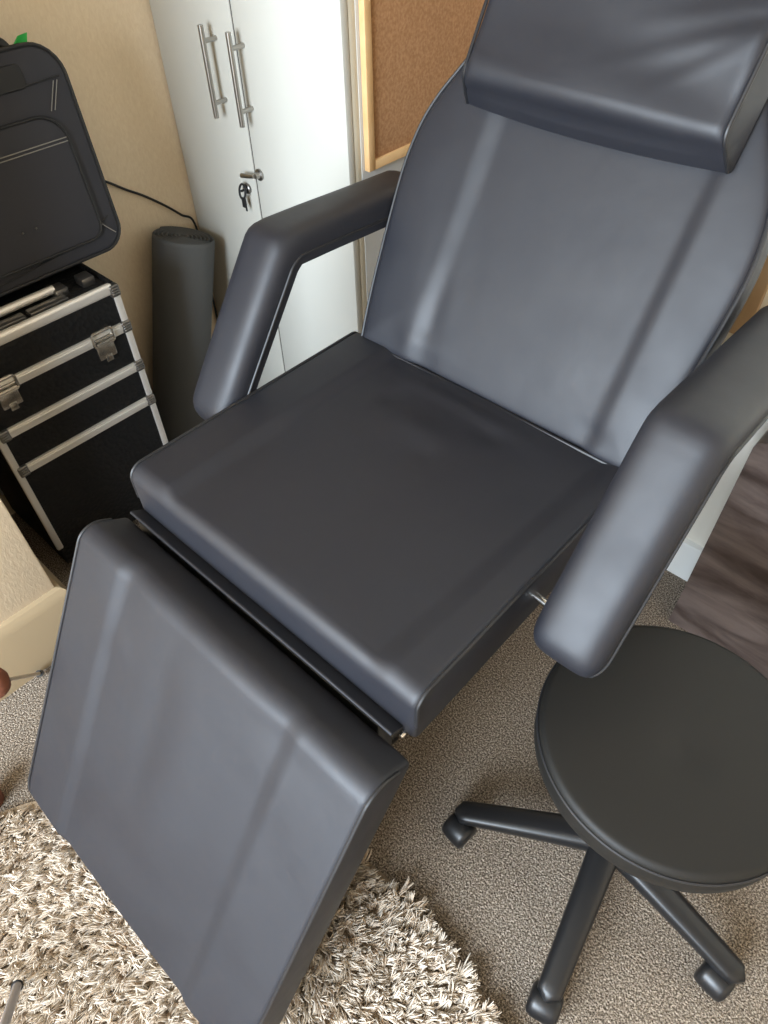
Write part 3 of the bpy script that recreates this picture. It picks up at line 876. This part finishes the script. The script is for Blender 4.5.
body = sp('shell', slab(ol, -SD, -.022, .012, crown=.002), M['suit'])
sp('front_panel', slab([p * 1 for p in ol], -.0215, .004, .010, crown=.004), M['suit'])
# zip / piping lines around the face
def loop_tube(outl, z, rad, scale=1.):
    return tube([(p.x, p.y, z) for p in outl], rad, 8, closed=True)
sp('piping', loop_tube(ol, .0, .0042), M['suit_trim'])
sp('zip', loop_tube(ol, -.0215, .0032), M['suit_trim'])
# front pocket with rounded top
pk = resample(rounded([(-SW + .02, .035), (SW - .045, .035), (SW - .040, .285), (-SW + .02, .285)], [.03, .03, .055, .055], 8), .02)
pkt = sp('pocket', slab(pk, .002, .014, .007, crown=.003), M['suit'])
sp('pocket_piping', tube([(p.x, p.y, .0115) for p in pk], .0032, 8, closed=True), M['suit_trim'])
# stitching: double line across the pocket, slanting pair, seams
def stitch(pts, z=.018, rad=.0011):
    return tube([(x, y, z) for x, y in pts], rad, 6)
bm = bmesh.new()
for dy in (0, .007): tube([(-.17, .232 + dy, .0182), (.0, .232 + dy, .0186), (.158, .232 + dy, .0165)], .0011, 6, bm=bm)
sp('stitching', bm, M['stitch'])
bm = bmesh.new()
for dx in (0, .008): tube([(.180 + dx, .336, .0075), (.152 + dx, .288, .0085)], .0010, 6, bm=bm)
sp('stitching', bm, M['stitch'])
bm = bmesh.new()
tube([(-.185, .012, .006), (-.05, .022, .0078), (.08, .034, .0078), (.14, .046, .0075), (.186, .070, .0072)], .0013, 6, bm=bm)
sp('seam', bm, M['suit_trim'])
sp('seam', tube([(-.18, .330, .0085), (0, .334, .0095), (.195, .342, .0072)], .0018, 6), M['suit_trim'])
sp('seam', tube([(.162, .060, .0085), (.190, .030, .0065)], .0012, 6), M['stitch'])
for x in (-.03, .0): sp('rivet', lathe([(0, .0165), (.0025, .0168), (.0015, .0195), (0, .0198)], (x + .02, .10, 0), 10), M['steel'])
# grab handle and green tag
sp('handle', tube(smooth_path([(-.055, SH - .005, -.05), (-.05, SH + .012, -.05), (-.01, SH + .020, -.05), (.06, SH + .020, -.05), (.120, SH + .012, -.045), (.135, SH - .006, -.04)], 6), .010, 10), M['suit_trim'])
# dark brand-less patch in the upper left of the face
sp('patch', slab(resample(rounded([(.03, .335), (.125, .335), (.125, .378), (.03, .378)], .01, 4), .02), .003, .0095, .002), M['suit_trim'])
vs = [(.130, SH - .012, -.035), (.168, SH - .006, -.03), (.176, SH + .016, -.025), (.158, SH + .014, -.025)]
bm = bmesh.new(); vv = [bm.verts.new(v) for v in vs]; fc = bm.faces.new(vv)
ex = bmesh.ops.extrude_face_region(bm, geom=[fc])
for v in [g for g in ex['geom'] if isinstance(g, bmesh.types.BMVert)]: v.co += Vector((.002, 0, .003))
sp('ribbon', bm, M['green'])

# ------------------------------------------------------------------ dark wooden panel furniture at right
WY = 1.20; WXL = -.168
wd = thing('wooden_cabinet', 'low dark brown wood-grain cabinet standing against the cream wall', 'cabinet', loc=(WXL + .3, WY, 0))
bm = bmesh.new()
ol2 = rounded([(WXL, 0), (WXL + .9, 0), (WXL + .9, .603), (WXL, .603)], [0, 0, .02, .02], 5)
N = len(ol2)
f0 = [bm.verts.new((p.x, WY, p.y)) for p in ol2]; f1 = [bm.verts.new((p.x, 1.335, p.y)) for p in ol2]
bm.faces.new(f0); bm.faces.new(f1[::-1])
for i in range(N): bm.faces.new((f0[i], f0[(i + 1) % N], f1[(i + 1) % N], f1[i]))
at0(obj('body', bm, M['darkwood'], angle=30), wd)
at0(obj('top', bx((WXL + .012, WY + .004, .632), (WXL + .9, 1.335, .664), .008, 3), M['darkwood']), wd)
at0(obj('spacer', bx((WXL + .10, WY + .03, .60), (WXL + .85, 1.33, .634), .002), M['darkwood']), wd)

# tan trim on the wall behind the chair
struct(obj('trim_1', bx((-.50, 1.345, .70), (-.288, 1.361, 1.05), .003), M['tan_wood']))

# ------------------------------------------------------------------ shaggy rug
RC = Vector((-.25, -.53, 0)); RR = .815
rug = thing('shaggy_rug', 'cream and brown shaggy rug lying under the footrest on the carpet', 'rug', loc=RC)
obj('backing', lathe([(RR - .01, .0), (RR, .004), (RR - .004, .012), (0, .014)], (0, 0, 0), 96, cap=False), M['rug_base'], rug)
def shag():
    sp_ = .0100
    gx, gy = np.meshgrid(np.arange(-RR, RR, sp_), np.arange(-RR, RR, sp_)); g = np.stack([gx.ravel(), gy.ravel()], 1)
    g = g + rng.uniform(-.5, .5, g.shape) * sp_
    rad = np.hypot(g[:, 0], g[:, 1]); g = g[rad < RR - .006 - .012 * rng.random(len(g))]
    # keep full density where the camera could see, thin it elsewhere
    vis = (g[:, 0] + RC.x < .12) & (g[:, 1] + RC.y > -.50)
    keep = vis | (rng.random(len(g)) < .25); g = g[keep]; n = len(g)
    # flow field: broad swirls of lay direction
    fa = 1.3 * np.sin(g[:, 0] * 6 + 1.3) + 1.2 * np.cos(g[:, 1] * 7 + g[:, 0] * 3) - .9
    S = 9                                               # yarns per lock; they spread at the root and gather at the tip
    ta = fa + rng.normal(0, .45, n); tt_ = np.clip(rng.normal(.95, .25, n), .25, 1.3); tl = rng.uniform(.024, .040, n)
    base = np.repeat(g, S, 0); ang = np.repeat(ta, S) + rng.normal(0, .16, n * S)
    tilt = np.clip(np.repeat(tt_, S) + rng.normal(0, .14, n * S), .15, 1.35); ln = np.repeat(tl, S) * rng.uniform(.75, 1.08, n * S)
    m = n * S
    dirx = np.cos(ang); diry = np.sin(ang)
    K = 5; Q = 3
    t = np.linspace(0, 1, K)
    offs = rng.uniform(-.0058, .0058, base.shape)
    base = base + offs
    w0 = rng.uniform(.0011, .0019, m)
    curl = np.repeat(rng.normal(0, .5, n), S) + rng.normal(0, .25, m)
    V = np.zeros((m, K, Q, 3), np.float32)
    px = base[:, 0].copy(); py = base[:, 1].copy(); pz = np.full(m, .010)
    for k in range(K):
        a = tilt * (t[k] ** .7) * 1.25
        aa = ang + curl * t[k]
        if k:
            st = ln / (K - 1)
            px = px - offs[:, 0] * .19; py = py - offs[:, 1] * .19
            px = px + np.cos(aa) * np.sin(a) * st; py = py + np.sin(aa) * np.sin(a) * st; pz = pz + np.maximum(np.cos(a), -.1) * st
        pz = np.maximum(pz, .006)
        w = w0 * (1, 1.1, 1.1, 1.0, .55)[k]
        for q in range(Q):
            ph = 2 * math.pi * q / Q + curl * t[k] * 2
            sx = np.cos(ph) * w; sn = np.sin(ph) * w
            V[:, k, q, 0] = px - np.sin(aa) * sx + np.cos(aa) * np.cos(a) * sn
            V[:, k, q, 1] = py + np.cos(aa) * sx + np.sin(aa) * np.cos(a) * sn
            V[:, k, q, 2] = pz - np.sin(a) * sn
    V = V.reshape(-1, 3)
    V[:, 2] = np.maximum(V[:, 2], .004)
    idx = np.arange(m)[:, None] * (K * Q)
    quads = []
    for k in range(K - 1):
        for q in range(Q):
            quads.append(np.concatenate([idx + k * Q + q, idx + k * Q + (q + 1) % Q, idx + (k + 1) * Q + (q + 1) % Q, idx + (k + 1) * Q + q], 1))
    F = np.concatenate(quads, 0).astype(np.int32)
    me = bpy.data.meshes.new('pile'); me.vertices.add(len(V)); me.vertices.foreach_set('co', V.ravel())
    me.loops.add(F.size); me.loops.foreach_set('vertex_index', F.ravel())
    me.polygons.add(len(F)); me.polygons.foreach_set('loop_start', np.arange(0, F.size, 4, dtype=np.int32))
    me.polygons.foreach_set('use_smooth', np.ones(len(F), bool))
    me.update(); me.validate()
    o = bpy.data.objects.new('pile', me); col.objects.link(o); me.materials.append(M['shag']); o.parent = rug
    o['kind'] = 'stuff'
shag()

# ------------------------------------------------------------------ small things at the left edge
pot2 = tag(obj('plant_pot', lathe([(.020, 0), (.022, .003), (.027, .042), (.030, .043), (.031, .054), (.027, .055), (.024, .04), (.0, .038)], (0, 0, 0), 32, cap=False), M['terra']),
           'tiny reddish-brown pot at the left edge by the rim of the shaggy rug', 'pot')
pot2.location = (-1.013, -.168, 0)

s1 = thing('rod', 'thin brass-coloured rod with a reddish-brown knob, resting on the carpet by the cream skirting', 'rod', loc=(-1.2, .05, 0))
pA = Vector((-1.2125, .0565, .0125)); pB = Vector((-1.02, -.0148, .30)); pC = pA + (pB - pA) * 1.6
at0(obj('shaft', tube([pA + (pB - pA) * .03, pC], .0042, 10), M['rod']), s1)
at0(obj('rubber_foot', tube([pA, pA + (pB - pA) * .05], .0085, 12), M['black_plastic']), s1)

at0(obj('knob', lathe([(0, -.034), (.012, -.033), (.026, -.02), (.030, 0), (.026, .02), (.012, .033), (0, .034)], pA + (pB - pA) * 1.17, 24), M['terra']), s1)

s2 = thing('tripod_leg', 'slim grey metal leg with a black tip resting on the shaggy rug', 'tripod leg', loc=(-.65, -.29, 0))
qA = Vector((-.648, -.287, .047)); qB = Vector((-.490, -.290, .30)); qC = qA + (qB - qA) * 1.5
at0(obj('shaft', tube([qA + (qB - qA) * .03, qC], .0075, 12), M['rod_grey']), s2)
at0(obj('tip', tube([qA, qA + (qB - qA) * .035], [.008, .0105], 12), M['black_plastic']), s2)

# ------------------------------------------------------------------ light
w = bpy.data.worlds.new('world'); scn.world = w; w.use_nodes = True
bg = w.node_tree.nodes['Background']; bg.inputs['Color'].default_value = (.72, .84, 1, 1); bg.inputs['Strength'].default_value = 1.6
ld = bpy.data.lights.new('window_daylight', 'AREA'); ld.shape = 'RECTANGLE'; ld.size = WX1 - WX0 - .1; ld.size_y = WZ1 - WZ0 - .1
ld.energy = 180; ld.color = (.755, .875, 1.0)
lo = bpy.data.objects.new('window_daylight', ld); col.objects.link(lo); lo.location = ((WX0 + WX1) / 2, YW + .02, (WZ0 + WZ1) / 2); lo.rotation_euler = (R(90 - 8), 0, R(0))
# an area lamp shines along its local -Z: turn it to face +Y and slightly down
lo.rotation_euler = (R(-90 - 0), 0, R(180)); lo.rotation_euler = (R(90), 0, 0)
lo.rotation_euler = Vector((0, 1, -.12)).to_track_quat('-Z', 'Z').to_euler()

scn.view_settings.view_transform = 'Standard'; scn.view_settings.look = 'None'
scn.view_settings.gamma = 1; scn.view_settings.use_curve_mapping = False
scn.view_settings.exposure = 0.45
